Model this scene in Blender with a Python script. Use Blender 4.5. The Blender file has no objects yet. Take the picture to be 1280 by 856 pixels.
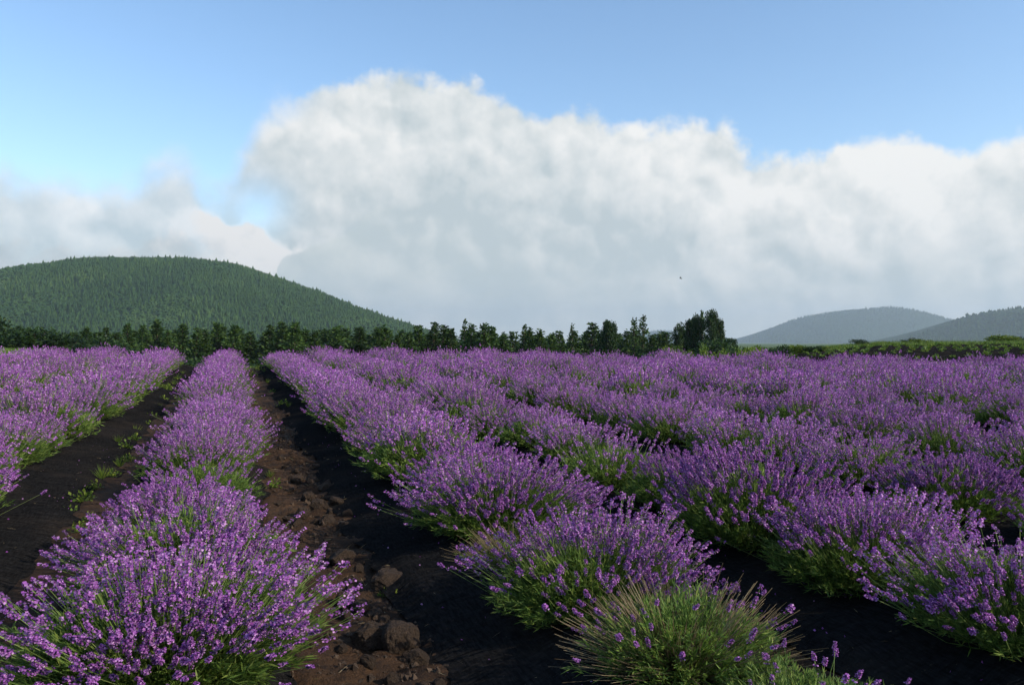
import bpy, math, random
import numpy as np
from mathutils import Vector, Matrix, noise as mn

R = math.radians
random.seed(7)
rng = np.random.default_rng(11)
scene = bpy.context.scene
COL = scene.collection

# ------------------------------------------------------------------ camera
CAM_H = 1.3
F = 1000.0                       # focal length in photo pixels (1280 wide)
cam_d = bpy.data.cameras.new('camera')
cam = bpy.data.objects.new('camera', cam_d)
COL.objects.link(cam)
cam.location = (0, 0, CAM_H)
cam.rotation_euler = (R(90), 0, 0)
cam_d.sensor_width = 36.0
cam_d.lens = 36.0 * F / 1280.0
cam_d.clip_start = 0.05
cam_d.clip_end = 30000.0
scene.camera = cam

# ------------------------------------------------------------------ light
SUN_AZ, SUN_EL = 114.0, 29.0     # clockwise from the viewing direction (+Y)
sd = Vector((math.sin(R(SUN_AZ)) * math.cos(R(SUN_EL)), math.cos(R(SUN_AZ)) * math.cos(R(SUN_EL)), math.sin(R(SUN_EL))))
sun_d = bpy.data.lights.new('sun', 'SUN')
sun_d.energy = 3.2
sun_d.angle = R(0.55)
sun_d.color = (1.0, 0.90, 0.76)
sun = bpy.data.objects.new('sun', sun_d)
COL.objects.link(sun)
sun.location = sd * 200
sun.rotation_euler = (-sd).to_track_quat('-Z', 'Y').to_euler()
vs = scene.view_settings
vs.view_transform = 'Standard'
vs.look = 'None'
vs.exposure = 0.62
vs.gamma = 1.0
vs.use_curve_mapping = False
cy = scene.cycles
cy.max_bounces = 5; cy.diffuse_bounces = 2; cy.glossy_bounces = 2; cy.transmission_bounces = 3
cy.use_adaptive_sampling = True; cy.adaptive_threshold = 0.02
cy.sample_clamp_direct = 6.0; cy.sample_clamp_indirect = 1.5


# --- tiny expression helper for shader nodes
class E:
    def __init__(self, nt, s): self.nt, self.s = nt, s
    def _m(self, op, *a):
        n = self.nt.nodes.new('ShaderNodeMath'); n.operation = op
        for i, x in enumerate(a):
            if isinstance(x, E): self.nt.links.new(x.s, n.inputs[i])
            else: n.inputs[i].default_value = float(x)
        return E(self.nt, n.outputs[0])
    def __add__(s, o): return s._m('ADD', s, o)
    __radd__ = __add__
    def __sub__(s, o): return s._m('SUBTRACT', s, o)
    def __rsub__(s, o): return s._m('SUBTRACT', o, s)
    def __mul__(s, o): return s._m('MULTIPLY', s, o)
    __rmul__ = __mul__
    def __truediv__(s, o): return s._m('DIVIDE', s, o)
    def abs(s): return s._m('ABSOLUTE', s)
    def max(s, o): return s._m('MAXIMUM', s, o)
    def min(s, o): return s._m('MINIMUM', s, o)
    def pow(s, o): return s._m('POWER', s, o)
    def exp(s): return s._m('EXPONENT', s)
    def step(s, a, b):
        n = s.nt.nodes.new('ShaderNodeMapRange'); n.interpolation_type = 'SMOOTHSTEP'
        s.nt.links.new(s.s, n.inputs[0]); n.inputs[1].default_value = a; n.inputs[2].default_value = b
        return E(s.nt, n.outputs[0])


def mixc(nt, f, a, b, mode='MIX'):
    n = nt.nodes.new('ShaderNodeMix'); n.data_type = 'RGBA'; n.blend_type = mode
    for k, x in ((0, f), (6, a), (7, b)):
        if isinstance(x, E): nt.links.new(x.s, n.inputs[k])
        elif hasattr(x, 'is_output'): nt.links.new(x, n.inputs[k])
        elif k == 0: n.inputs[0].default_value = x
        else: n.inputs[k].default_value = (*x, 1)
    return n.outputs[2]


def srgb(r, g, b):
    f = lambda c: (c / 12.92 if c <= 0.04045 else ((c + 0.055) / 1.055) ** 2.4)
    return tuple(f(c / 255.0) for c in (r, g, b))


def nz(nt, vec, scale, detail=6, rough=0.55, dist=0.0):
    n = nt.nodes.new('ShaderNodeTexNoise')
    n.inputs['Scale'].default_value = scale; n.inputs['Detail'].default_value = detail
    n.inputs['Roughness'].default_value = rough; n.inputs['Distortion'].default_value = dist
    if vec is not None: nt.links.new(vec, n.inputs['Vector'])
    return E(nt, n.outputs[0])


def ang(x, y):                    # photo pixel -> azimuth, elevation in degrees
    a = math.degrees(math.atan((x - 640) / F))
    e = math.degrees(math.atan((428 - y) / math.hypot(F, x - 640)))
    return a, e


def build_world():
    w = bpy.data.worlds.new('World'); scene.world = w; w.use_nodes = True
    nt = w.node_tree; nt.nodes.clear()
    out = nt.nodes.new('ShaderNodeOutputWorld')
    sky = nt.nodes.new('ShaderNodeTexSky'); sky.sky_type = 'NISHITA'; sky.sun_disc = False
    sky.sun_elevation = R(SUN_EL); sky.sun_rotation = R(SUN_AZ)
    sky.air_density = 1.0; sky.dust_density = 0.6; sky.ozone_density = 1.6; sky.altitude = 300
    bg = nt.nodes.new('ShaderNodeBackground'); bg.inputs[1].default_value = 0.15
    hsv = nt.nodes.new('ShaderNodeHueSaturation'); hsv.inputs['Saturation'].default_value = 1.07; hsv.inputs['Hue'].default_value = 0.498
    nt.links.new(sky.outputs[0], hsv.inputs['Color']); nt.links.new(hsv.outputs[0], bg.inputs[0])
    tc = nt.nodes.new('ShaderNodeTexCoord')
    sep = nt.nodes.new('ShaderNodeSeparateXYZ'); nt.links.new(tc.outputs['Generated'], sep.inputs[0])
    x, y, z = (E(nt, sep.outputs[i]) for i in range(3))
    u = x._m('ARCTAN2', x, y) * 57.29578
    v = z._m('ARCSINE', z) * 57.29578

    def off(dx, dy, dz):
        n = nt.nodes.new('ShaderNodeVectorMath'); n.operation = 'ADD'
        nt.links.new(tc.outputs['Generated'], n.inputs[0]); n.inputs[1].default_value = (dx, dy, dz)
        return n.outputs[0]
    P = tc.outputs['Generated']
    big = nz(nt, P, 7.0, 3, 0.5)
    n1 = nz(nt, P, 13.0, 8, 0.60, 0.0)
    n2 = nz(nt, off(0.010, -0.004, 0.014), 13.0, 5, 0.55, 0.0)
    fine = nz(nt, off(3.1, 0, 0), 34.0, 6, 0.6)
    dn = nt.nodes.new('ShaderNodeTexNoise'); dn.inputs['Scale'].default_value = 18.0; dn.inputs['Detail'].default_value = 4.0
    nt.links.new(P, dn.inputs['Vector'])
    dsc = nt.nodes.new('ShaderNodeVectorMath'); dsc.operation = 'SCALE'; dsc.inputs['Scale'].default_value = 0.085
    nt.links.new(dn.outputs['Color'], dsc.inputs[0])

    def billow(vec):              # rounded lobes with creases between them
        ad = nt.nodes.new('ShaderNodeVectorMath'); ad.operation = 'ADD'
        nt.links.new(vec, ad.inputs[0]); nt.links.new(dsc.outputs[0], ad.inputs[1])
        h = None
        for sc, wt in ((10.0, 0.62), (25.0, 0.38)):
            vo = nt.nodes.new('ShaderNodeTexVoronoi'); vo.inputs['Scale'].default_value = sc
            nt.links.new(ad.outputs[0], vo.inputs['Vector'])
            q = (1.0 - E(nt, vo.outputs['Distance'])) * wt
            h = q if h is None else h + q
        return h
    b1 = billow(P); b2 = billow(off(0.013, -0.004, 0.010))
    lobes = b1 - b2
    relief = (n1 - n2) * 0.6 + lobes * 0.42

    def curve(px):                # px = list of photo points -> node giving top elevation for u
        pts = [ang(*p) for p in px]
        fc = nt.nodes.new('ShaderNodeFloatCurve')
        c = fc.mapping.curves[0]
        fc.mapping.use_clip = False
        U0, U1, V1 = -44.0, 44.0, 40.0
        conv = [((a - U0) / (U1 - U0), e / V1) for a, e in pts]
        c.points[0].location = conv[0]; c.points[1].location = conv[-1]
        for q in conv[1:-1]: c.points.new(*q)
        fc.mapping.update()
        uu = ((u - U0) / (U1 - U0)).max(0.0).min(1.0)
        nt.links.new(uu.s, fc.inputs['Value'])
        return E(nt, fc.outputs[0]) * V1
    lump = (n1 - 0.5) * 3.2 + (fine - 0.5) * 2.0 + (big - 0.5) * 1.6 + (b1 - 0.55) * 2.4
    # A: the great bank
    topA = curve([(-200, 205), (-60, 196), (50, 204), (130, 222), (190, 200), (225, 196), (262, 226), (290, 205), (312, 160), (350, 122), (420, 100), (490, 92),
                  (545, 112), (590, 106), (660, 128), (730, 132), (775, 160), (830, 155), (900, 165), (960, 196), (1010, 192),
                  (1080, 176), (1145, 164), (1200, 190), (1240, 176), (1290, 156), (1400, 170), (1540, 180)])
    dA = topA - v + lump
    edge0 = 1.0 - u.step(-18.5, -12.0)
    leftness = 1.0 - u.step(-21.0, -16.0)
    thin = 1.0 - 0.10 * leftness
    mA = dA.step(-0.55, 0.65) * (1.0 - edge0) + dA.step(-0.9, 2.6) * edge0
    mA = mA * thin
    mA = mA.max(dA.step(1.8, 5.5))
    # a hole of blue between the small cumulus and the bank
    ha, he = ang(318, 262)
    hole = ((((u - ha) / 2.0).pow(2.0) + ((v - he) / 1.7).pow(2.0)) * -1.0 + (n1 - 0.5) * 2.0).exp()
    mA = mA * (1.0 - (hole * 0.7).min(0.75))
    topS = curve([(-200, 215), (180, 205), (330, 150), (500, 100), (700, 128), (960, 182), (1280, 165), (1540, 180)])
    t = ((topS - v + lump) / 11.0).max(0.0).min(1.0)
    right = u.step(-8.0, 30.0)
    lit = (1.0 - t.step(0.05, 0.9)) * 0.62 + 0.04 + relief * 3.4 + (big - 0.5) * 1.8 + right * 0.26 - leftness * 0.16
    lit = lit.max(0.0).min(1.0)
    cA = mixc(nt, lit, srgb(197, 209, 213), srgb(250, 250, 248))
    # B: small bright cumulus on the left
    topB = curve([(-300, 300), (120, 290), (190, 272), (228, 260), (255, 252), (285, 262), (318, 276), (350, 292), (378, 300), (400, 330), (420, 420), (1500, 420)])
    dB = topB - v + (n1 - 0.5) * 2.0 + (b1 - 0.55) * 2.2 + (fine - 0.5) * 1.0
    mB = dB.step(-0.10, 0.55) * (u + (n1 - 0.5) * 8.0).step(-24.5, -21.0)
    litB = ((1.0 - (dB / 6.0).step(0.1, 1.0)) * 0.5 + relief * 5.5 + 0.46 + (fine - 0.5) * 0.9 + (u + 22.0) * 0.03).max(0.0).min(1.0)
    cB = mixc(nt, litB, srgb(205, 214, 219), srgb(247, 246, 244))
    # C: grey bank in front
    topC = curve([(-300, 440), (330, 430), (343, 345), (356, 320), (385, 306), (430, 288), (480, 262), (560, 250), (660, 270), (800, 300), (1000, 310), (1160, 290), (1300, 310), (1500, 320)])
    dC = topC - v + (n1 - 0.5) * 2.2 + (fine - 0.5) * 0.7
    edge = u.step(-13.0, -7.0)
    mC = dC.step(-0.08, 0.3) * (1.0 - edge) + dC.step(-0.4, 6.0) * edge * 0.92
    lowness = 1.0 - v.step(0.0, 3.2)
    litC = (relief * 2.0 + (big - 0.5) * 1.2 + 0.12 + lowness * 0.22 + right * 0.10).max(0.0).min(1.0)
    cC = mixc(nt, litC, srgb(199, 211, 213), srgb(238, 241, 237))
    bank = mixc(nt, mB, cA, cB)
    bank = mixc(nt, mC, bank, cC)
    mask = mA.max(mB).max(mC)
    cl = nt.nodes.new('ShaderNodeBackground'); cl.inputs[1].default_value = 0.66
    nt.links.new(bank, cl.inputs[0])
    ms = nt.nodes.new('ShaderNodeMixShader')
    nt.links.new(mask.s, ms.inputs[0]); nt.links.new(bg.outputs[0], ms.inputs[1]); nt.links.new(cl.outputs[0], ms.inputs[2])
    nt.links.new(ms.outputs[0], out.inputs[0])


build_world()


# ------------------------------------------------------------------ materials
def mat(name):
    m = bpy.data.materials.new(name); m.use_nodes = True
    nt = m.node_tree; nt.nodes.clear()
    o = nt.nodes.new('ShaderNodeOutputMaterial')
    return m, nt, o


def leafy(name, cols, transl=0.35, spec=0.25, rough=0.55, obj_var=0.12, patch=0.0):
    """thin plant matter: colour varies per piece, per plant; light comes through"""
    m, nt, o = mat(name)
    g = nt.nodes.new('ShaderNodeNewGeometry'); oi = nt.nodes.new('ShaderNodeObjectInfo')
    r = nt.nodes.new('ShaderNodeValToRGB')
    el = r.color_ramp.elements
    for i, c in enumerate(cols):
        p = i / (len(cols) - 1)
        e = el[0] if i == 0 else (el[len(el) - 1] if i == len(cols) - 1 else el.new(p))
        e.color = (*c, 1)
    if patch > 0:
        tc = nt.nodes.new('ShaderNodeTexCoord')
        pn = nz(nt, tc.outputs['Object'], 0.009, 4, 0.6)
        fac = (E(nt, g.outputs['Random Per Island']) * (1 - patch) + (pn - 0.3) * (2.2 * patch)).max(0.0).min(1.0)
        nt.links.new(fac.s, r.inputs[0])
    else:
        nt.links.new(g.outputs['Random Per Island'], r.inputs[0])
    hs = nt.nodes.new('ShaderNodeHueSaturation')
    nt.links.new(r.outputs[0], hs.inputs['Color'])
    val = E(nt, oi.outputs['Random']) * (2 * obj_var) + (1 - obj_var)
    nt.links.new(val.s, hs.inputs['Value'])
    p = nt.nodes.new('ShaderNodeBsdfPrincipled')
    p.inputs['Roughness'].default_value = rough
    p.inputs['Specular IOR Level'].default_value = spec
    nt.links.new(hs.outputs[0], p.inputs['Base Color'])
    t = nt.nodes.new('ShaderNodeBsdfTranslucent'); nt.links.new(hs.outputs[0], t.inputs[0])
    mx = nt.nodes.new('ShaderNodeMixShader'); mx.inputs[0].default_value = transl
    nt.links.new(p.outputs[0], mx.inputs[1]); nt.links.new(t.outputs[0], mx.inputs[2])
    nt.links.new(mx.outputs[0], o.inputs[0])
    return m


M = {}
M['petal'] = leafy('petal', [(0.21, 0.050, 0.25), (0.34, 0.105, 0.40), (0.43, 0.16, 0.48), (0.64, 0.36, 0.66)], 0.30, 0.15)
M['bud'] = leafy('bud', [(0.16, 0.07, 0.20), (0.24, 0.11, 0.29), (0.27, 0.18, 0.24)], 0.2, 0.2)
M['calyx'] = leafy('calyx', [(0.11, 0.035, 0.18), (0.17, 0.06, 0.27), (0.20, 0.10, 0.27)], 0.2, 0.2)
M['stem'] = leafy('stem', [(0.06, 0.11, 0.022), (0.13, 0.20, 0.040), (0.21, 0.26, 0.08)], 0.2, 0.25)
M['leaf'] = leafy('leaf', [(0.045, 0.090, 0.018), (0.105, 0.18, 0.032), (0.16, 0.25, 0.042), (0.25, 0.30, 0.065)], 0.35, 0.25)
M['dry'] = leafy('dry', [(0.10, 0.07, 0.035), (0.20, 0.15, 0.08), (0.32, 0.25, 0.14)], 0.1, 0.2)
M['weed'] = leafy('weed', [(0.06, 0.11, 0.015), (0.12, 0.19, 0.025), (0.22, 0.26, 0.04)], 0.4, 0.2)
M['grass'] = leafy('grass', [(0.06, 0.12, 0.02), (0.12, 0.20, 0.03), (0.20, 0.25, 0.06)], 0.4, 0.2)
M['conifer'] = leafy('conifer', [(0.016, 0.038, 0.010), (0.042, 0.084, 0.019), (0.085, 0.140, 0.030)], 0.25, 0.2, 0.6, 0.25)
M['broadleaf'] = leafy('broadleaf', [(0.012, 0.030, 0.010), (0.028, 0.060, 0.016), (0.05, 0.09, 0.022)], 0.3, 0.25, 0.55, 0.15)
M['pinegreen'] = leafy('pinegreen', [(0.020, 0.036, 0.018), (0.035, 0.060, 0.025), (0.06, 0.085, 0.03)], 0.2, 0.2)
M['forest'] = leafy('forest', [(0.013, 0.036, 0.010), (0.026, 0.062, 0.015), (0.040, 0.084, 0.018), (0.080, 0.130, 0.026)], 0.1, 0.1, 0.8, 0.0, 0.5)


def simple(name, fn):
    m, nt, o = mat(name)
    p = nt.nodes.new('ShaderNodeBsdfPrincipled'); nt.links.new(p.outputs[0], o.inputs[0])
    fn(nt, p)
    M[name] = m


def bump(nt, p, h, strength, dist):
    b = nt.nodes.new('ShaderNodeBump'); b.inputs['Strength'].default_value = strength; b.inputs['Distance'].default_value = dist
    nt.links.new(h.s, b.inputs['Height']); nt.links.new(b.outputs[0], p.inputs['Normal'])


def objco(nt, sc=(1, 1, 1), rot=0.0):
    tc = nt.nodes.new('ShaderNodeTexCoord'); mp = nt.nodes.new('ShaderNodeMapping')
    mp.inputs['Scale'].default_value = sc; mp.inputs['Rotation'].default_value = (0, 0, rot)
    nt.links.new(tc.outputs['Object'], mp.inputs[0])
    return mp.outputs[0]


def f_soil(nt, p):
    P = objco(nt)
    a = nz(nt, P, 2.2, 5); b = nz(nt, P, 26.0, 8, 0.65); c = nz(nt, P, 130.0, 4, 0.6)
    col = mixc(nt, a.step(0.35, 0.65), (0.040, 0.022, 0.012), (0.082, 0.044, 0.022))
    col = mixc(nt, b.step(0.42, 0.7), col, (0.028, 0.017, 0.011))
    col = mixc(nt, c.step(0.62, 0.72) * 0.6, col, (0.15, 0.095, 0.052))
    nt.links.new(col, p.inputs['Base Color']); p.inputs['Roughness'].default_value = 0.95
    p.inputs['Specular IOR Level'].default_value = 0.15
    bump(nt, p, b * 1.0 + c * 0.35, 0.9, 0.03)
simple('soil', f_soil)

THETA = math.atan(350.0 / F)      # rows run this far to the left of the view


def f_mulch(nt, p):
    P = objco(nt); Q = objco(nt, (1.0, 6.0, 1.0)); W = objco(nt, (1.0, 0.16, 1.0))
    d = nz(nt, P, 1.7, 6, 0.6); f = nz(nt, P, 60.0, 5, 0.6); wr = nz(nt, Q, 5.0, 5, 0.6, 0.8); fib = nz(nt, W, 90.0, 3, 0.6)
    col = mixc(nt, fib.step(0.3, 0.7), (0.0095, 0.0093, 0.0092), (0.021, 0.020, 0.0195))
    dust = (d.step(0.44, 0.70) * (0.35 + f * 0.8)).min(1.0)
    col = mixc(nt, dust * 0.55, col, (0.046, 0.036, 0.028))
    col = mixc(nt, f.step(0.64, 0.74) * 0.5, col, (0.10, 0.075, 0.05))
    nt.links.new(col, p.inputs['Base Color']); p.inputs['Roughness'].default_value = 0.8
    p.inputs['Specular IOR Level'].default_value = 0.0
    bump(nt, p, wr * 1.0 + fib * 0.10 + f * 0.1, 0.9, 0.05)
simple('mulch', f_mulch)


def f_rock(nt, p):
    P = objco(nt)
    a = nz(nt, P, 9.0, 6, 0.65); b = nz(nt, P, 45.0, 6, 0.7)
    col = mixc(nt, a.step(0.3, 0.7), (0.038, 0.026, 0.018), (0.105, 0.070, 0.046))
    col = mixc(nt, b.step(0.55, 0.75) * 0.6, col, (0.13, 0.10, 0.08))
    nt.links.new(col, p.inputs['Base Color']); p.inputs['Roughness'].default_value = 0.9
    p.inputs['Specular IOR Level'].default_value = 0.2
    bump(nt, p, a + b * 0.5, 1.0, 0.03)
simple('rock', f_rock)


def f_ground(nt, p):
    P = objco(nt)
    a = nz(nt, P, 0.06, 5); b = nz(nt, P, 1.4, 6, 0.65); c = nz(nt, P, 14.0, 5, 0.6)
    col = mixc(nt, a.step(0.35, 0.65), (0.045, 0.085, 0.018), (0.085, 0.125, 0.028))
    col = mixc(nt, b.step(0.5, 0.75) * 0.7, col, (0.12, 0.13, 0.045))
    col = mixc(nt, c.step(0.55, 0.75) * 0.5, col, (0.03, 0.05, 0.012))
    nt.links.new(col, p.inputs['Base Color']); p.inputs['Roughness'].default_value = 0.95
    p.inputs['Specular IOR Level'].default_value = 0.1
    bump(nt, p, b + c * 0.3, 0.6, 0.1)
simple('ground', f_ground)


def f_hill(nt, p):
    P = objco(nt)
    a = nz(nt, P, 0.006, 5); b = nz(nt, P, 0.09, 5, 0.7)
    col = mixc(nt, a.step(0.35, 0.65), (0.020, 0.048, 0.013), (0.032, 0.066, 0.017))
    col = mixc(nt, b.step(0.4, 0.7), col, (0.014, 0.032, 0.012))
    nt.links.new(col, p.inputs['Base Color']); p.inputs['Roughness'].default_value = 0.95
    p.inputs['Specular IOR Level'].default_value = 0.05
simple('hillside', f_hill)


def f_bark(nt, p):
    P = objco(nt, (1, 1, 0.15))
    a = nz(nt, P, 30.0, 5, 0.65)
    nt.links.new(mixc(nt, a, (0.035, 0.024, 0.017), (0.11, 0.08, 0.055)), p.inputs['Base Color'])
    p.inputs['Roughness'].default_value = 0.9
    bump(nt, p, a, 0.7, 0.03)
simple('bark', f_bark)


def f_bird(nt, p):
    a = nz(nt, objco(nt), 20.0, 3)
    nt.links.new(mixc(nt, a, (0.02, 0.02, 0.022), (0.06, 0.055, 0.05)), p.inputs['Base Color'])
simple('feather', f_bird)


# ------------------------------------------------------------------ mesh helpers
def to_mesh(name, V, T, mats, mi=None, smooth=False):
    V = np.asarray(V, dtype=np.float32).reshape(-1, 3); T = np.asarray(T, dtype=np.int32).reshape(-1, 3)
    me = bpy.data.meshes.new(name)
    me.vertices.add(len(V)); me.vertices.foreach_set('co', V.ravel())
    me.loops.add(T.size); me.loops.foreach_set('vertex_index', T.ravel())
    me.polygons.add(len(T))
    me.polygons.foreach_set('loop_start', np.arange(0, T.size, 3, dtype=np.int32))
    if mi is not None: me.polygons.foreach_set('material_index', np.asarray(mi, dtype=np.int32))
    me.polygons.foreach_set('use_smooth', np.full(len(T), smooth))
    for m in mats: me.materials.append(m)
    me.update(calc_edges=True); me.validate()
    return me


def link(name, data, parent=None, loc=(0, 0, 0)):
    o = bpy.data.objects.new(name, data); COL.objects.link(o)
    o.location = loc
    if parent is not None: o.parent = parent
    return o


def tag(o, label=None, cat=None, group=None, kind=None):
    if label: o['label'] = label
    if cat: o['category'] = cat
    if group: o['group'] = group
    if kind: o['kind'] = kind
    return o


class Soup:
    """collects triangle patches, each with a material index"""
    def __init__(s): s.V, s.T, s.M, s.n = [], [], [], 0
    def add(s, V, T, m=0):
        V = np.asarray(V, float).reshape(-1, 3); T = np.asarray(T, int).reshape(-1, 3)
        s.V.append(V); s.T.append(T + s.n); s.n += len(V)
        s.M.append(np.full(len(T), m) if np.isscalar(m) else np.asarray(m))
    def mesh(s, name, mats, smooth=False):
        return to_mesh(name, np.concatenate(s.V), np.concatenate(s.T), mats, np.concatenate(s.M), smooth)
    def arr(s): return np.concatenate(s.V), np.concatenate(s.T), np.concatenate(s.M)


def stamp(soup, tv, tt, tm, pos, rot, scl):
    """place a template (verts, tris, mats) at N transforms in one go"""
    n = len(pos)
    if n == 0: return
    V = np.einsum('nij,nvj->nvi', rot, tv[None] * np.asarray(scl).reshape(n, 1, -1)) + pos[:, None, :]
    T = tt[None] + (np.arange(n) * len(tv))[:, None, None]
    soup.add(V.reshape(-1, 3), T.reshape(-1, 3), np.tile(tm, n))


def frames(d, spin):
    """rotation matrices with local z along d, spun about it"""
    d = d / np.linalg.norm(d, axis=1, keepdims=True)
    a = np.where(np.abs(d[:, 2:3]) < 0.9, np.array([[0, 0, 1.0]]), np.array([[1.0, 0, 0]]))
    x = np.cross(a, d); x /= np.linalg.norm(x, axis=1, keepdims=True); y = np.cross(d, x)
    c, s = np.cos(spin)[:, None], np.sin(spin)[:, None]
    return np.stack([x * c + y * s, y * c - x * s, d], axis=2)


def unit(a): return a / np.maximum(np.linalg.norm(a, axis=-1, keepdims=True), 1e-9)


def tube(soup, pts, rad, sides=5, m=0):
    pts = np.asarray(pts, float); n = len(pts); V = []
    for i in range(n):
        d = pts[min(i + 1, n - 1)] - pts[max(i - 1, 0)]
        fr = frames(d[None], np.zeros(1))[0]
        for k in range(sides):
            a = 2 * math.pi * k / sides
            V.append(pts[i] + fr[:, 0] * rad[i] * math.cos(a) + fr[:, 1] * rad[i] * math.sin(a))
    T = []
    for i in range(n - 1):
        for k in range(sides):
            a, b = i * sides + k, i * sides + (k + 1) % sides
            T += [(a, b, b + sides), (a, b + sides, a + sides)]
    soup.add(V, T, m)


def grid_tris(nu, nv):
    i, j = np.meshgrid(np.arange(nu - 1), np.arange(nv - 1), indexing='ij')
    a = (i * nv + j).ravel(); b = a + nv; c = b + 1; d = a + 1
    return np.concatenate([np.stack([a, b, c], 1), np.stack([a, c, d], 1)])


# value noise on arrays
_tab = rng.random((256, 256))
def vnoise(x, y):
    xi, yi = np.floor(x).astype(int), np.floor(y).astype(int); fx, fy = x - xi, y - yi
    fx = fx * fx * (3 - 2 * fx); fy = fy * fy * (3 - 2 * fy)
    g = lambda a, b: _tab[a % 256, b % 256]
    return (g(xi, yi) * (1 - fx) + g(xi + 1, yi) * fx) * (1 - fy) + (g(xi, yi + 1) * (1 - fx) + g(xi + 1, yi + 1) * fx) * fy - 0.5
def fbm(x, y, o=4):
    s = 0.0; a = 1.0
    for k in range(o): s = s + a * vnoise(x * 2 ** k + 17.3 * k, y * 2 ** k + 9.1 * k); a *= 0.5
    return s
def sstep(a, b, x):
    t = np.clip((x - a) / (b - a), 0, 1); return t * t * (3 - 2 * t)


# ------------------------------------------------------------------ field layout
CT, ST = math.cos(THETA), math.sin(THETA)
SLOPE = 0.0171
SP = 1.70                         # row spacing
U1 = -0.21                        # row 1 (between the mulch lane and the soil path)
def uv(x, y): return x * CT + y * ST, -x * ST + y * CT
def xy(u, v): return u * CT - v * ST, u * ST + v * CT
ROW_U = {-5: -10.0, -4: -8.35, -3: -6.75, -2: -5.0, -1: -3.4, 0: -1.86, 1: -0.21, 2: 1.47, 3: 2.82, 4: 4.42}
def row_u(k): return ROW_U[k] if k in ROW_U else 4.42 + (k - 4) * 1.60
def near_row(u): return min(range(-5, 16), key=lambda k: abs(u - row_u(k)))
def vmax(u):                      # far end of the lavender in each row
    return np.interp(u, [-14, -6, 2, 9, 19, 24], [27.0, 27.6, 27.4, 24.4, 16.4, 13.0])
def on_field(x, y):               # photo pixel on the field plane -> u, v
    dx, dz = (x - 640) / F, -(y - 428) / F
    k = SLOPE * (-dx * ST + CT) - dz
    t = CAM_H / k
    return uv(dx * t, t)


def mulch_reach(k):               # how far the sheet reaches to either side of its row
    wl, wr = 0.76, 0.76
    if k == 0: wr = 0.88
    if k == 1: wl, wr = 0.58, 0.46
    if k == 2: wl, wr = 0.76, 0.72
    if k == 3: wl = 0.68
    return wl, wr


def bed_profile(du, k):
    wl, wr = mulch_reach(k)
    a = np.abs(du)
    w = np.where(du < 0, wl, wr)
    return 0.115 * (1 - sstep(0.12, 1.0, a / w))


def soil_h(u, v):
    h = np.zeros_like(u)
    for kk in range(-6 + 1, 15):
        du = u - row_u(kk)
        h = np.maximum(h, bed_profile(du, kk) * (np.abs(du) < 0.9))
    rough = 0.030 * fbm(u * 5, v * 5, 4) + 0.02 * fbm(u * 1.2 + 40, v * 1.2, 2)
    # ruts and clods of the open soil path
    pc = (row_u(1) + row_u(2)) / 2
    inpath = np.exp(-((u - pc + 0.02) / 0.36) ** 2)
    rough = rough + inpath * (0.09 * np.abs(fbm(u * 5, v * 9, 4)) - 0.03)
    h0 = np.where(h > 0.004, -0.035, 0.0)
    return SLOPE * v + h + rough * np.where(h > 0.03, 0.3, 1.0) + h0


def mulch_h(u, v, k):
    du = u - row_u(k)
    wl, wr = mulch_reach(k)
    w = np.where(du < 0, wl, wr)
    wr_ = 0.055 * fbm(u * 2.2 + k * 7, v * 1.9, 3) + 0.034 * np.abs(fbm(u * 3 + v * 2.0, v * 7 - u * 3, 3))
    edge = 1 - sstep(0.80, 1.0, np.abs(du) / w)
    return SLOPE * v + bed_profile(du, k) + wr_ * (0.25 + 0.75 * edge) + 0.006 + 0.014 * edge - 0.012 * (1 - edge)


def bed_top(u, v, k): return float(mulch_h(np.array([u]), np.array([v]), k)[0])


def ground_z(x, y):
    u, v = uv(x, y)
    r = np.hypot(x, y)
    t = np.where(y > 0.5, x / np.maximum(y, 0.5), np.sign(x) * 2)
    base = SLOPE * np.clip(v, -20, 29) - 0.22
    tgt = np.interp(t, [-2, -0.66, -0.58, -0.48, -0.40, 0.20, 0.28, 0.36, 0.46, 0.8], [0.4, 0.75, 0.60, -0.9, -2.2, -2.2, -0.6, 0.50, 0.86, 0.94]) + 0.013 * np.clip(r - 30, 0, 15) * (t > 0.2)
    a = np.interp(t, [-0.5, 0.2, 0.4], [29, 30, 22]); b = np.interp(t, [-0.6, -0.4, 0.2, 0.4], [50, 58, 58, 30])
    w = sstep(0, 1, (r - a) / (b - a))
    z = base * (1 - w) + tgt * w
    far = sstep(85, 260, r)
    z = z * (1 - far) - 3.0 * far
    return z + 0.10 * fbm(x * 0.12, y * 0.12, 3) * sstep(28, 45, r)
def gz(x, y): return float(ground_z(np.array([float(x)]), np.array([float(y)]))[0])


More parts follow.
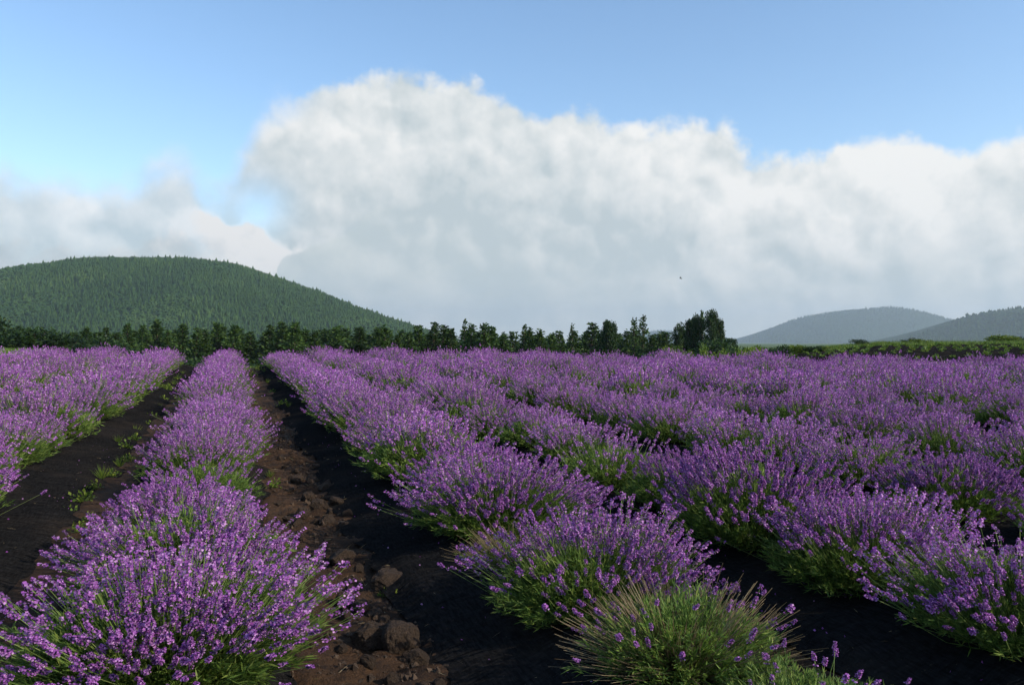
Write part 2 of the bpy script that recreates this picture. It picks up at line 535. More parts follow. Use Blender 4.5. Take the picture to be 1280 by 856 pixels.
# ------------------------------------------------------------------ ground
def build_ground():
    rr = np.concatenate([[0.0], np.linspace(6, 90, 85), np.geomspace(96, 16000, 40)])
    aa = np.linspace(0, 2 * math.pi, 361)
    Rr, Aa = np.meshgrid(rr, aa, indexing='ij')
    X, Y = Rr * np.sin(Aa), Rr * np.cos(Aa)
    Z = ground_z(X.ravel(), Y.ravel())
    g = link('ground', to_mesh('ground', np.stack([X.ravel(), Y.ravel(), Z], 1), grid_tris(len(rr), len(aa))[:, ::-1], [M['ground']], smooth=True))
    tag(g, kind='structure')
    # open soil of the field
    us = np.concatenate([np.arange(-10, -2.2, 0.14), np.arange(-2.2, 4.2, 0.045), np.arange(4.2, 24, 0.14)])
    vs_ = np.concatenate([np.arange(-0.6, 9, 0.045), np.arange(9, 28.8, 0.14)])
    Ug, Vg = np.meshgrid(us, vs_, indexing='ij')
    u, v = Ug.ravel(), Vg.ravel()
    z = soil_h(u, v)
    lim = vmax(u) + 0.5
    out = np.maximum(0, v - lim)
    z = z - 0.35 * sstep(0, 0.9, out) - 0.6 * sstep(0.5, 3, out)
    z = z - 0.6 * (sstep(-9.2, -10, u) + sstep(22.5, 24, u))
    # rows are drawn in (u, v) and turned into place by the object's rotation
    s = link('field_soil', to_mesh('field_soil', np.stack([u, v, z], 1), grid_tris(len(us), len(vs_)), [M['soil']], smooth=True))
    s.rotation_euler = (0, 0, THETA)
    tag(s, kind='structure')


build_ground()

ROWS = list(range(-5, 15))


def build_beds():
    for k in ROWS:
        uc = row_u(k); wl, wr = mulch_reach(k)
        near = -1 <= k <= 4
        du = np.concatenate([np.linspace(-wl, 0, 15 if near else 7)[:-1], np.linspace(0, wr, 15 if near else 7)])
        v1 = float(vmax(uc)) + 0.35
        v0 = -0.6
        vs_ = np.concatenate([np.arange(v0, 9, 0.07 if near else 0.2), np.arange(9, v1, 0.3), [v1]])
        Ug, Vg = np.meshgrid(uc + du, vs_, indexing='ij')
        u, v = Ug.ravel(), Vg.ravel()
        z = mulch_h(u, v, k)
        fr_ = np.abs(u - uc) / np.where(u < uc, wl, wr)
        u = u + np.sign(u - uc) * sstep(0.6, 1.0, fr_) * (0.16 * fbm(v * 0.9 + k * 3.3 + np.sign(u - uc) * 50, v * 0 + k, 4) + 0.07 * fbm(v * 5.5 + k * 9 + np.sign(u - uc) * 31, v * 0 + k, 3) - 0.02)
        b = link('planting_bed', to_mesh('planting_bed', np.stack([u, v, z], 1), grid_tris(len(du), len(vs_)), [M['mulch']], smooth=True))
        b.rotation_euler = (0, 0, THETA)
        tag(b, kind='structure')


build_beds()


# ------------------------------------------------------------------ hills
def hill_mesh(name, dist, outline, depth, forest_n, tree_h, seed, amp=1.0, pattern=1.0):
    """a wooded hill: ridge heights from its outline, a real rounded body behind and in front of the ridge"""
    g = np.random.default_rng(seed)
    px = np.array([p[0] for p in outline], float); py = np.array([p[1] for p in outline], float)
    xr = (px - 640) / F * dist; zr = (428 - py) / F * dist + CAM_H
    X = np.linspace(xr.min(), xr.max(), 140); Yo = np.linspace(-depth, depth, 70)

    def surf(x, yo):
        top = np.interp(x, xr, zr) - tree_h * 0.75 + 0.0022 * dist * fbm(x / dist * 26, x * 0 + seed, 3)
        sm = np.zeros_like(top)
        for d in (-3, -2, -1, 0, 1, 2, 3): sm = sm + np.interp(x + d * dist * 0.006, xr, zr) / 7
        top = np.minimum(top, sm - tree_h * 0.5) + 3
        prof = np.cos(np.clip(yo / depth, -1, 1) * math.pi / 2) ** 1.15
        rel = fbm(x / dist * 9, yo / dist * 9 + seed, 3) * 9 * amp * (np.abs(yo) / depth)
        return -3 + top * prof + rel * np.clip(top / 40, 0, 1)
    Xg, Yg = np.meshgrid(X, Yo, indexing='ij')
    Z = surf(Xg.ravel(), Yg.ravel())
    h = link('hill', to_mesh(name, np.stack([Xg.ravel(), Yg.ravel() + dist, Z], 1), grid_tris(len(X), len(Yo)), [M['hillside']], smooth=True))
    tag(h, kind='structure')
    # forest: jittered grid of small spires on the near side
    n = forest_n
    sx, sy = xr.max() - xr.min(), depth * 1.1
    st = math.sqrt(sx * sy / n)
    gx, gy = np.meshgrid(np.arange(xr.min(), xr.max(), st), np.arange(-depth * 1.0, depth * 0.10, st), indexing='ij')
    x = gx.ravel() + g.uniform(-0.45, 0.45, gx.size) * st; yo = gy.ravel() + g.uniform(-0.45, 0.45, gx.size) * st
    z = surf(x, yo)
    ok = z > 1.0
    x, yo, z = x[ok], yo[ok], z[ok]
    S = Soup(); m = len(x)
    kinds = []
    for q in range(3):            # three spire / round crown shapes
        gg = np.random.default_rng(seed * 10 + q); V, T = [], []
        tiers = [(0.05, 0.42), (0.52, 0.30)] if q < 2 else [(0.15, 0.50), (0.66, 0.42)]
        n5 = 5
        for hz, rd in tiers:
            for k in range(n5):
                a = 2 * math.pi * k / n5 + hz * 2; rj = rd * gg.uniform(0.75, 1.2)
                V.append((rj * math.cos(a), rj * math.sin(a), hz + gg.uniform(-0.05, 0.05)))
        V.append((0, 0, 1.0 if q < 2 else 0.95))
        for t in range(1):
            for k in range(n5):
                a, b = t * n5 + k, t * n5 + (k + 1) % n5
                T += [(a, b, b + n5), (a, b + n5, a + n5)]
        for k in range(n5): T.append((n5 + k, n5 + (k + 1) % n5, 2 * n5))
        kinds.append((np.array(V), np.array(T), np.zeros(len(T), int)))
    broad = fbm(x / dist * 14 + 3, yo / dist * 14, 3) > 0.22
    which = np.where(broad, 2, g.integers(0, 2, m))
    hh = tree_h * g.uniform(0.55, 1.4, m) * np.where(g.random(m) < 0.04, 1.45, 1.0) * np.where(broad, 0.85, 1.0)
    ww = hh * np.where(broad, 0.85, g.uniform(0.5, 0.75, m))
    a = g.uniform(0, 6.28, m)
    for q in range(3):
        s = which == q; c, sn = np.cos(a[s]), np.sin(a[s]); o = np.zeros_like(c)
        rot = np.stack([np.stack([c, -sn, o], 1), np.stack([sn, c, o], 1), np.stack([o, o, o + 1], 1)], 1)
        stamp(S, *kinds[q], np.stack([x[s], yo[s] + dist, z[s] - tree_h * 0.15], 1), rot, np.stack([ww[s], ww[s], hh[s]], 1))
    return S


HL = [(-420, 425), (-300, 405), (-180, 380), (-90, 362), (0, 346), (40, 337), (90, 331), (120, 325), (180, 324), (250, 324), (300, 332), (345, 347), (400, 366),
      (450, 385), (490, 398), (520, 408), (560, 422), (600, 430)]
S = hill_mesh('hill', 1050, HL, 300, 34000, 5.4, 3, 2.6)
tag(link('hill_forest', S.mesh('hill_forest', [M['forest']])), 'dark green conifer forest covering the broad rounded hill', 'forest', kind='stuff')
HR = [(1040, 436), (1110, 428), (1150, 417), (1190, 402), (1220, 391), (1250, 386), (1290, 382), (1340, 380), (1420, 386), (1540, 405), (1660, 428)]
S = hill_mesh('hill', 2500, HR, 520, 7000, 11.0, 5)
tag(link('hill_forest', S.mesh('hill_forest', [M['forest']])), 'hazy green woods on the hill beyond the mulched terrace', 'forest', kind='stuff')
HF = [(880, 432), (930, 424), (965, 410), (1000, 396), (1045, 389), (1080, 385), (1112, 382), (1135, 387), (1175, 400), (1220, 414), (1280, 426), (1330, 434)]
S = hill_mesh('hill', 5000, HF, 800, 5000, 13.0, 8, 1.5)
tag(link('hill_forest', S.mesh('hill_forest', [M['forest']])), 'faint blue grey woods on the most distant flat topped hill', 'forest', kind='stuff')
HT = [(690, 432), (760, 424), (800, 416), (822, 411), (845, 413), (890, 420), (930, 427), (960, 432)]
S = hill_mesh('hill', 6200, HT, 600, 1500, 13.0, 9, 1.5)
tag(link('hill_forest', S.mesh('hill_forest', [M['forest']])), 'pale sliver of wooded hill glimpsed between the belt trees', 'forest', kind='stuff')


# ------------------------------------------------------------------ trees of the belt
def card(l=1.0, w=0.5):
    V = np.array([(0, 0, 0), (w / 2, 0.05, l * 0.5), (0, 0, l), (-w / 2, -0.05, l * 0.5)]); T = np.array([(0, 1, 2), (0, 2, 3)])
    return V, T, np.zeros(2, int)


def conifer(seed, spindly=False):
    """unit height tree; returns trunk soup and crown soup"""
    g = np.random.default_rng(seed)
    tr, cr = Soup(), Soup()
    lean = g.normal(0, 0.012, 2)
    axis = lambda t: np.array([lean[0] * t * 3, lean[1] * t * 3, t])
    ts = np.linspace(0, 0.97, 7)
    tube(tr, [axis(t) for t in ts], [0.024 * (1 - t) + 0.003 for t in ts], 6)
    pos, dirs, sc = [], [], []
    nb = 95 if not spindly else 60
    for i in range(nb):
        t = 0.10 + 0.88 * (i / nb) ** 0.95 + g.normal(0, 0.008)
        a = i * 2.4 + g.normal(0, 0.3)
        prof = min(1.0, (1.0 - t) * 1.28 + 0.005) ** 1.1
        L = (0.215 if not spindly else 0.20) * prof * g.uniform(0.62, 1.2)
        if spindly and g.random() < 0.25: L *= 0.35
        p0 = axis(t); d = np.array([math.cos(a), math.sin(a), g.uniform(0.05, 0.55)]); d /= np.linalg.norm(d)
        if L > 0.05: tube(tr, [p0, p0 + d * L * 0.5 + (0, 0, -0.01), p0 + d * L * 0.9], [0.006, 0.004, 0.002], 3)
        n = int(8 + 150 * L)
        for q in range(n):
            s = g.uniform(0.15, 1.05) ** 0.75
            p = p0 + d * L * s + g.normal(0, 0.014 + 0.10 * L * 0.5, 3)
            pos.append(p); dirs.append(d + g.normal(0, 0.55, 3) + (0, 0, 0.25)); sc.append(g.uniform(0.026, 0.05))
    pos, dirs, sc = np.array(pos), np.array(dirs), np.array(sc)
    stamp(cr, *card(1, 0.62), pos, frames(dirs, g.uniform(0, 6.28, len(pos))), sc[:, None])
    return tr, cr


def broad_tree(seed, wide=0.30, low=0.12):
    g = np.random.default_rng(seed)
    tr, cr = Soup(), Soup()
    tube(tr, [(0, 0, 0), (0.01, 0.005, 0.3), (0.0, 0.01, 0.6), (0.01, 0, 0.88)], [0.03, 0.024, 0.014, 0.004], 7)
    pos, dirs, sc = [], [], []
    for i in range(64):
        t = low + (0.97 - low) * g.random() ** 0.8
        a = g.uniform(0, 6.28)
        rr = wide * math.sqrt(max(0.03, 1 - ((t - 0.45) / 0.56) ** 2)) * g.uniform(0.55, 1.08)
        c = np.array([rr * 0.75 * math.cos(a), rr * 0.75 * math.sin(a), t])
        tube(tr, [(0, 0, max(0.05, t - 0.22)), c * (0.6, 0.6, 1) - (0, 0, 0.06), c], [0.009, 0.006, 0.003], 4)
        n = 130
        q = g.normal(0, 1, (n, 3)); q = q / np.linalg.norm(q, axis=1, keepdims=True) * g.random((n, 1)) ** 0.4 * g.uniform(0.055, 0.10)
        pos.append(c + q); dirs.append(q * 8 + g.normal(0, 0.6, (n, 3))); sc.append(g.uniform(0.020, 0.04, n))
    pos, dirs, sc = np.concatenate(pos), np.concatenate(dirs), np.concatenate(sc)
    stamp(cr, *card(1, 0.75), pos, frames(dirs, g.uniform(0, 6.28, len(pos))), sc[:, None])
    return tr, cr


def tree_kind(fn, leafmat, *a):
    tr, cr = fn(*a)
    return tr.mesh('trunk', [M['bark']], True), cr.mesh('crown', [M[leafmat]])


CON = [tree_kind(conifer, 'conifer', 100 + i) for i in range(7)]
SPN = [tree_kind(conifer, 'conifer', 200 + i, True) for i in range(2)]
BRD = [tree_kind(broad_tree, 'broadleaf', 300 + i, 0.27) for i in range(3)]


def put_tree(name, kind, x, top, Z, width, label, cat, group=None, base=None):
    X = (x - 640) / F * Z
    b = gz(X, Z) - 0.15 if base is None else base
    h = CAM_H + (428 - top) / F * Z - b
    e = link(name, None, loc=(X, Z, b)); e.rotation_euler = (0, 0, random.uniform(0, 6.28))
    e.scale = (width, width, h)
    link('trunk', kind[0], e); link('crown', kind[1], e)
    return tag(e, label, cat, group)


BELT = [(8, 419), (20, 407), (37, 415), (51, 418), (64, 416), (78, 416), (92, 415), (110, 409), (122, 415), (135, 409), (147, 417), (162, 404), (173, 406), (185, 414), (199, 400), (212, 413), (225, 404),
        (240, 410), (255, 412), (269, 402), (279, 407), (290, 406), (300, 409), (314, 414), (329, 407), (349, 402), (365, 402), (381, 411), (392, 413),
        (405, 413), (416, 409), (430, 407), (447, 409), (469, 409), (482, 408), (495, 418), (510, 415), (525, 406), (537, 403), (550, 406), (562, 410),
        (577, 398), (588, 405), (600, 404), (611, 407), (621, 417), (632, 419), (651, 405), (661, 411), (675, 412), (687, 416), (698, 413), (716, 405),
        (736, 403), (749, 412), (782, 413), (793, 398), (803, 394), (816, 418), (826, 417), (837, 415)]
for i, (x, t) in enumerate(BELT):
    Z = 66 + random.uniform(0, 11)
    spin = x in (577, 716, 793, 803, 651)
    kind = SPN[i % 2] if spin else CON[(i * 3) % 7]
    X = (x - 640) / F * Z
    h = CAM_H + (428 - t) / F * Z - gz(X, Z)
    wd = max(h * random.uniform(1.35, 1.8), 5.2) * (0.62 if spin else 1.0)
    if x in (793, 803): lab, gr = 'one of two spindly conifers rising above the dark belt, close together', 'twin spindly conifers'
    elif x == 577: lab, gr = 'tallest pointed conifer of the belt, just past the foot of the forested hill', None
    elif x < 515: lab, gr = 'dark green conifer of the tree belt standing in front of the forested hill', 'belt conifers below the forested hill'
    else: lab, gr = 'dark green conifer of the tree belt standing against grey cloud', 'belt conifers against the cloud'
    put_tree('conifer_tree', kind, x, t, Z, wd, lab, 'tree', gr)
for i in range(64):                # a second, lower file of trees behind the first
    x = 4 + i * 13.1 + random.uniform(-5, 5); t = random.uniform(409, 419) if x < 500 else random.uniform(412, 421)
    put_tree('conifer_tree', CON[(i * 5 + 2) % 7], x, t, random.uniform(82, 90), random.uniform(7.5, 10.0),
             'lower conifer of the second file showing between the belt trees', 'tree', 'second file of belt conifers')
for x, t, w, lab in ((761, 404, 3.6, 'rounded dark broadleaf tree among pointed conifers of the belt'),
                     (849, 406, 3.2, 'mid height dark broadleaf tree next to the tall pair ending the belt'),
                     (863, 402, 3.2, 'broadleaf tree of stepped height leaning against the tall end pair'),
                     (871, 396, 2.6, 'narrow dark tree on the shoulder of the tall pair ending the belt'),
                     (879, 388, 3.0, 'tallest narrow dark tree near the end of the belt'),
                     (889, 390, 3.1, 'second tallest dark tree at the end of the belt'),
                     (898, 401, 2.8, 'full rounded dark tree closing the end of the belt')):
    put_tree('broadleaf_tree', BRD[int(x) % 3] if x != 879 else CON[3], x, t, 68 + random.uniform(-1, 3), w, lab, 'tree')
put_tree('shrub', BRD[1], 912, 424, 66, 3.4, 'low dark shrub at the foot of the last belt tree', 'shrub')


# bushes along the belt's foot that close the view under the crowns
def bush_kind(seed, leafmat):
    g = np.random.default_rng(seed); tr, cr = Soup(), Soup(); pos, dirs, sc = [], [], []
    for i in range(14):
        a = g.uniform(0, 6.28); r = g.uniform(0.1, 0.38); t = g.uniform(0.3, 0.85) * (1 - r * 0.6)
        c = np.array([r * math.cos(a), r * math.sin(a), t])
        tube(tr, [(0, 0, 0), c * (0.5, 0.5, 0.6), c], [0.02, 0.014, 0.006], 4)
        n = 90
        q = g.normal(0, 1, (n, 3)); q = q / np.linalg.norm(q, axis=1, keepdims=True) * g.random((n, 1)) ** 0.45 * 0.19
        p = c + q; p[:, 2] = np.maximum(p[:, 2], 0.03)
        pos.append(p); dirs.append(q * 6 + g.normal(0, 0.6, (n, 3)) + (0, 0, 0.4)); sc.append(g.uniform(0.05, 0.11, n))
    pos, dirs, sc = np.concatenate(pos), np.concatenate(dirs), np.concatenate(sc)
    stamp(cr, *card(1, 0.6), pos, frames(dirs, g.uniform(0, 6.28, len(pos))), sc[:, None])
    return tr.mesh('stems', [M['bark']], True), cr.mesh('foliage', [M[leafmat]])


SHR = [bush_kind(400 + i, 'broadleaf') for i in range(3)]
SHG = [bush_kind(420 + i, 'weed') for i in range(3)]
SHP = [bush_kind(440 + i, 'pinegreen') for i in range(2)]


def put_shrub(kind, X, Y, w, h, label, cat='shrub', group=None, name='shrub'):
    e = link(name, None, loc=(X, Y, gz(X, Y) - 0.05)); e.rotation_euler = (0, 0, random.uniform(0, 6.28)); e.scale = (w, w, h)
    link('stems', kind[0], e); link('foliage', kind[1], e)
    return tag(e, label, cat, group)


for i in range(30):
    x = -10 + i * 31.0 + random.uniform(-8, 8); Z = random.uniform(61, 65)
    X = (x - 640) / F * Z
    put_shrub(SHR[i % 3], X, Z, random.uniform(3.0, 4.2), random.uniform(1.9, 3.0),
              'low dark undergrowth bush at the foot of the conifer belt', 'bush', 'undergrowth bushes below the belt', 'undergrowth_bush')

# right: shrubs and small pines along the terrace edge
for x, top, Z, w, kind, lab in ((1075, 421, 47, 1.25, SHP[0], 'small dark pine bush with flat top on the terrace edge below the farthest hill'),
                                (1136, 420, 48, 1.0, SHP[1], 'small dark roundish pine bush beside a light green shrub on the terrace'),
                                (1152, 422, 46, 1.3, SHG[0], 'light green leafy shrub beside the small round pine bush'),
                                (1108, 427, 44, 1.4, SHG[1], 'low yellow green shrub between the two small pine bushes'),
                                (1048, 429, 45, 0.9, SHG[2], 'tiny green shrub next to the flat topped pine bush'),
                                (1247, 416, 50, 2.4, SHG[1], 'broad green bush at the back of the mulched terrace'),
                                (1272, 417, 52, 2.0, SHR[1], 'dark green bush at the back of the mulched terrace')):
    X = (x - 640) / F * Z
    h = CAM_H + (428 - top) / F * Z - gz(X, Z)
    put_shrub(kind, X, Z, w, max(0.4, h), lab)
for i in range(26):
    x = 912 + i * 8.2 + random.uniform(-3, 3); Z = random.uniform(40, 46); X = (x - 640) / F * Z
    put_shrub((SHR + SHG)[i % 6], X, Z, random.uniform(0.9, 1.5), max(0.3, CAM_H - gz(X, Z) - (random.uniform(0.14, 0.34) if x > 1040 else random.uniform(0.0, 0.14))),
              'low clipped green bush in the hedge line below the distant hills', 'bush', 'hedge line below the distant hills', 'hedge_bush')
for x, Z in ((832, 30.5), (845, 31), (862, 32), (884, 32), (905, 33), (926, 33), (942, 34)):
    X = (x - 640) / F * Z
    put_shrub(SHG[x % 3], X, Z, random.uniform(0.7, 1.1), max(0.45, CAM_H - 0.06 - gz(X, Z) + random.uniform(-0.15, 0.1)),
              'yellow green weedy shrub at the far field edge before the last belt trees', 'shrub', 'weedy shrubs at the field edge')


# grassy growth
def blades(n, sampler, h0, h1, matname, name, label, w=0.02):
    g = np.random.default_rng(hash(name) % 1000 if False else len(label)); S = Soup()
    p = sampler(g, n)
    h = g.uniform(h0, h1, len(p))
    V = np.array([(-0.5, 0, 0), (0.5, 0, 0), (0.25, 0, 0.6), (0.0, 0.0, 1.0)]); T = np.array([(0, 1, 2), (0, 2, 3)])
    d = g.normal(0, 0.3, (len(p), 3)); d[:, 2] = 1
    stamp(S, V, T, np.zeros(2, int), p, frames(d, g.uniform(0, 6.28, len(p))), np.stack([np.full(len(p), w), np.full(len(p), w), h], 1))
    o = link(name, S.mesh(name, [M[matname]]))
    return tag(o, label, 'grass', kind='stuff')


def samp_left(g, n):
    Z = g.uniform(29, 60, n); t = g.uniform(-0.70, -0.50, n); x = t * Z
    return np.stack([x, Z, ground_z(x, Z) - 0.02], 1)
def samp_right(g, n):
    Z = g.uniform(41, 54, n); t = g.uniform(0.30, 0.72, n); x = t * Z
    return np.stack([x, Z, ground_z(x, Z) - 0.02], 1)
def samp_edge(g, n):
    u = g.uniform(-9, 20, n); v = vmax(u) + g.uniform(0.3, 2.4, n); x, y = xy(u, v)
    return np.stack([x, y, ground_z(x, y) - 0.02], 1)
blades(16000, samp_left, 0.12, 0.34, 'grass', 'meadow_grass', 'bright green meadow grass beyond the lavender below the forested hill', 0.035)
blades(16000, samp_right, 0.15, 0.42, 'grass', 'meadow_grass', 'tall light green grass on top of the mulched terrace', 0.04)
blades(9000, samp_edge, 0.10, 0.32, 'grass', 'verge_grass', 'yellow green grass verge along the far end of the rows', 0.022)


# the mulched terrace on the right with rows of young plants
def seedling_mesh(seed):
    g = np.random.default_rng(seed); S = Soup(); n = 60
    q = g.normal(0, 1, (n, 3)); q[:, 2] = np.abs(q[:, 2]) * 0.9 + 0.2
    stamp(S, *card(1, 0.35), q * 0.03, frames(q + g.normal(0, 0.3, (n, 3)), g.uniform(0, 6.28, n)), g.uniform(0.10, 0.22, n)[:, None])
    return S.mesh('seedling', [M['leaf']])


SEED = [seedling_mesh(500 + i) for i in range(4)]
NSEED = 0
for j, Zr in enumerate((24.3, 26.0, 27.8, 29.6, 31.5, 33.7, 36.0, 38.5)):
    x0 = Zr * (0.33 + 0.03 * max(0, 4 - j)); x1 = Zr * 0.74
    xs = np.linspace(x0, x1, 60); ys = np.linspace(-0.55, 0.55, 9)
    Xg, Yg = np.meshgrid(xs, ys, indexing='ij'); X = Xg.ravel(); Y = Yg.ravel() + Zr - 0.06 * (X - x0)
    zz = ground_z(X, Y) + 0.16 * (1 - sstep(0.1, 0.55, np.abs(Yg.ravel()))) + 0.02 * fbm(X * 2, Y * 3, 2) - 0.01
    o = link('planting_bed', to_mesh('planting_bed', np.stack([X, Y, zz], 1), grid_tris(60, 9)[:, :], [M['mulch']], smooth=True))
    tag(o, kind='structure')
    x = x0 + 0.3
    while x < x1 - 0.3:
        y = Zr - 0.06 * (x - x0)
        s = link('seedling', SEED[NSEED % 4], loc=(x, y, gz(x, y) + 0.13)); NSEED += 1
        s.rotation_euler = (0, 0, random.uniform(0, 6.28)); f = random.uniform(0.4, 0.8); s.scale = (f, f, f)
        tag(s, 'small bright green young plant set in the black mulch beds of the terrace', 'seedling', 'young plants on the mulched terrace')
        x += random.uniform(0.45, 0.62)


# ------------------------------------------------------------------ lavender
def spike_template(seed, lod):
    """one flower head along +z, base at the origin, metres"""
    g = np.random.default_rng(seed); S = Soup()
    L = g.uniform(0.032, 0.054) * (1.0, 1.08, 1.2)[lod]
    budding = (seed % 5) == 4
    if lod == 0: nw, nf = 6, 6
    elif lod == 1: nw, nf = 5, 4
    else: nw, nf = 3, 3
    if lod < 2:
        tube(S, [(0, 0, -0.004), (0, 0, L * 0.95)], [0.0016, 0.0010], 3, 2)
    gap = g.random() < 0.5
    for w in range(nw):
        f = w / (nw - 1)
        z = f * L
        if gap and w == 0: z = -0.016
        r = (0.0078, 0.0088, 0.0100)[lod] * (0.7 if budding else 1.0) * (1 - 0.55 * f ** 1.6) * g.uniform(0.85, 1.15)
        for k in range(nf):
            a = 2 * math.pi * (k + 0.5 * (w % 2)) / nf + g.normal(0, 0.2)
            d = np.array([math.cos(a), math.sin(a), g.uniform(0.25, 0.8)]); d /= np.linalg.norm(d)
            tip = np.array([0, 0, z]) + d * r
            fr = frames(d[None], g.uniform(0, 6.28, 1))[0]
            if lod == 0:          # calyx: slender three sided cup
                b = np.array([0, 0, z - 0.002])
                V = [b] + [tip - d * r * 0.25 + (fr[:, 0] * math.cos(q) + fr[:, 1] * math.sin(q)) * 0.0030 for q in (0, 2.1, 4.2)]
                S.add(V, [(0, 1, 2), (0, 2, 3), (0, 3, 1)], 1)
            if g.random() < (0.84 if lod == 0 else 0.9):
                s = {0: 0.0036, 1: 0.0061, 2: 0.0100}[lod] * (0.75 if budding else 1.0) * g.uniform(0.75, 1.25)
                n_q = 2 if lod == 0 else 1
                for q in range(n_q):
                    t1 = fr[:, 0] * math.cos(q * 1.5) + fr[:, 1] * math.sin(q * 1.5)
                    t2 = np.cross(d, t1) + d * g.uniform(-0.9, 0.9)
                    c = tip + d * 0.002 + g.normal(0, 0.0012, 3)
                    S.add([c - t1 * s, c - t2 * s * 0.75, c + t1 * s, c + t2 * s * 0.75 + d * s * 0.3], [(0, 1, 2), (0, 2, 3)], 3 if budding and g.random() < 0.7 else 0)
    return S.arr()


SPIKES = {l: [spike_template(600 + 20 * l + i, l) for i in range(7 if l == 0 else 5)] for l in (0, 1, 2)}
SPIKE_MESH = [to_mesh('flower_spike', *t[:2], [M['petal'], M['calyx'], M['stem'], M['bud']], t[2]) for t in SPIKES[0]]
LEAF = (np.array([(0, 0, 0), (0.055, 0.01, 0.45), (0, -0.015, 1.0), (-0.055, 0.01, 0.45)]), np.array([(0, 1, 2), (0, 2, 3)]), np.zeros(2, int))


def bush_data(seed, lod, bare=0.30, n_stem=620, height=0.50, bald_dir=None, bald=0.55, up=0.30):
    """stems, leaves and flower placements of one plant (radius about 0.5 m)"""
    g = np.random.default_rng(seed)
    n = n_stem
    ct = g.uniform(math.cos(R(80)), 1, n); az = g.uniform(0, 2 * math.pi, n); st = np.sqrt(1 - ct ** 2)
    d = np.stack([st * np.cos(az), st * np.sin(az), ct], 1)
    ph = g.uniform(0, 6.28, 3)
    lob = 1 + 0.10 * np.sin(az * 2 + ph[0]) + 0.07 * np.sin(az * 5 + ph[1])
    L = height * lob * g.uniform(0.76, 1.14, n) * (1 - 0.06 * st)
    foot = d * np.array([1, 1, 0]) * g.uniform(0.03, 0.16, (n, 1))
    d = unit(d + g.normal(0, 0.10, (n, 3)) + np.array([0, 0, 0.08 + 0.3 * up]))
    p1 = foot + d * (L * 0.5)[:, None]
    bend = unit(d + np.array([0, 0, 0.1 + 1.1 * up]) + g.normal(0, 0.10, (n, 3)))
    p2 = p1 + bend * (L * 0.5)[:, None]
    p2[:, 2] = np.maximum(p2[:, 2], 0.05)
    # patches where the plant shows leafy shoots instead of flowers
    k = g.integers(3, 6)
    bl = g.normal(0, 1, (k, 3)); bl[:, 2] = np.abs(bl[:, 2]) * 0.5; bl = unit(bl)
    closeness = (d @ bl.T).max(1)
    low = ct < 0.45
    keep = np.clip(bare * (2.7 - 2.6 * ct), 0, 0.97) if bare < 0.7 else bare
    flower = ~((closeness > 0.90) & (g.random(n) < 0.8)) & ~(g.random(n) < keep)
    if bald_dir is not None:
        flower &= ~(((d @ unit(np.array(bald_dir, float))) > bald) & (g.random(n) < 0.93))
    short = ~flower
    sh = g.uniform(0.60, 0.85, n)
    p2[short] = p1[short] + (p2[short] - p1[short]) * (sh[short, None] - 0.3)
    return dict(g=g, foot=foot, p1=p1, p2=p2, d=d, end=unit(p2 - p1 + g.normal(0, 0.05, (n, 3)) * L[:, None]), flower=flower, n=n)


def bush_meshes(D, lod, leafmul=1.0, leafmat='leaf', drycore=False):
    g, n = D['g'], D['n']
    st, lf = Soup(), Soup()
    if lod == 0:
        TV = np.array([(math.cos(a), math.sin(a), z) for z in (0, 1) for a in (0, 2.1, 4.2)])
        TT = np.array([(0, 1, 4), (0, 4, 3), (1, 2, 5), (1, 5, 4), (2, 0, 3), (2, 3, 5)])
    else:
        TV = np.array([(-1, 0, 0), (1, 0, 0), (1, 0, 1), (-1, 0, 1.0)]); TT = np.array([(0, 1, 2), (0, 2, 3)])
    wd = {0: 0.0013, 1: 0.0019, 2: 0.0030}[lod]
    for a, b in ((D['foot'], D['p1']), (D['p1'], D['p2'])):
        v = b - a; l = np.linalg.norm(v, axis=1)
        V = TV * (wd, wd, 1)
        rot = frames(v, g.uniform(0, 6.28, n)); rot = rot * np.stack([np.ones(n), np.ones(n), l], 1)[:, None, :]
        stamp(st, V, TT, np.zeros(len(TT), int), a, rot, np.ones((n, 1)))
    # leaves along the lower part, all the way up leafless-headed shoots
    per = {0: 9, 1: 6, 2: 4}[lod]
    per = max(1, int(per * leafmul))
    lw = {0: 1.0, 1: 1.35, 2: 1.9}[lod]
    for q in range(per):
        t = g.uniform(0.15, 1.0, n) * np.where(D['flower'], 0.62, 1.02) * 2
        P = np.where((t < 1)[:, None], D['foot'] + (D['p1'] - D['foot']) * t[:, None], D['p1'] + (D['p2'] - D['p1']) * (t - 1)[:, None])
        dd = unit(D['d']) + g.normal(0, 0.55, (n, 3)) + np.array([0, 0, 0.15])
        ln = g.uniform(0.035, 0.065, n) * (1.15 if lod == 2 else 1)
        stamp(lf, *LEAF, P, frames(dd, g.uniform(0, 6.28, n)), np.stack([ln * 0 + 0.055 * lw, ln * 0 + 0.055 * lw, ln], 1) * 1.0)
    s = ~D['flower']
    for q in range(int({0: 14, 1: 9, 2: 5}[lod] * leafmul)):
        t = g.uniform(0.35, 1.03, n)[s]
        P = D['p1'][s] + (D['p2'][s] - D['p1'][s]) * t[:, None] + g.normal(0, 0.006, (s.sum(), 3))
        dd = unit(D['d'][s]) + g.normal(0, 0.40, (s.sum(), 3)) + np.array([0, 0, 0.2])
        ln = g.uniform(0.03, 0.055, s.sum())
        stamp(lf, *LEAF, P, frames(dd, g.uniform(0, 6.28, s.sum())), np.stack([ln * 0 + 0.055 * lw, ln * 0 + 0.055 * lw, ln], 1))
    return st.mesh('stems', [M['stem']]), lf.mesh('leaves', [M[leafmat]])


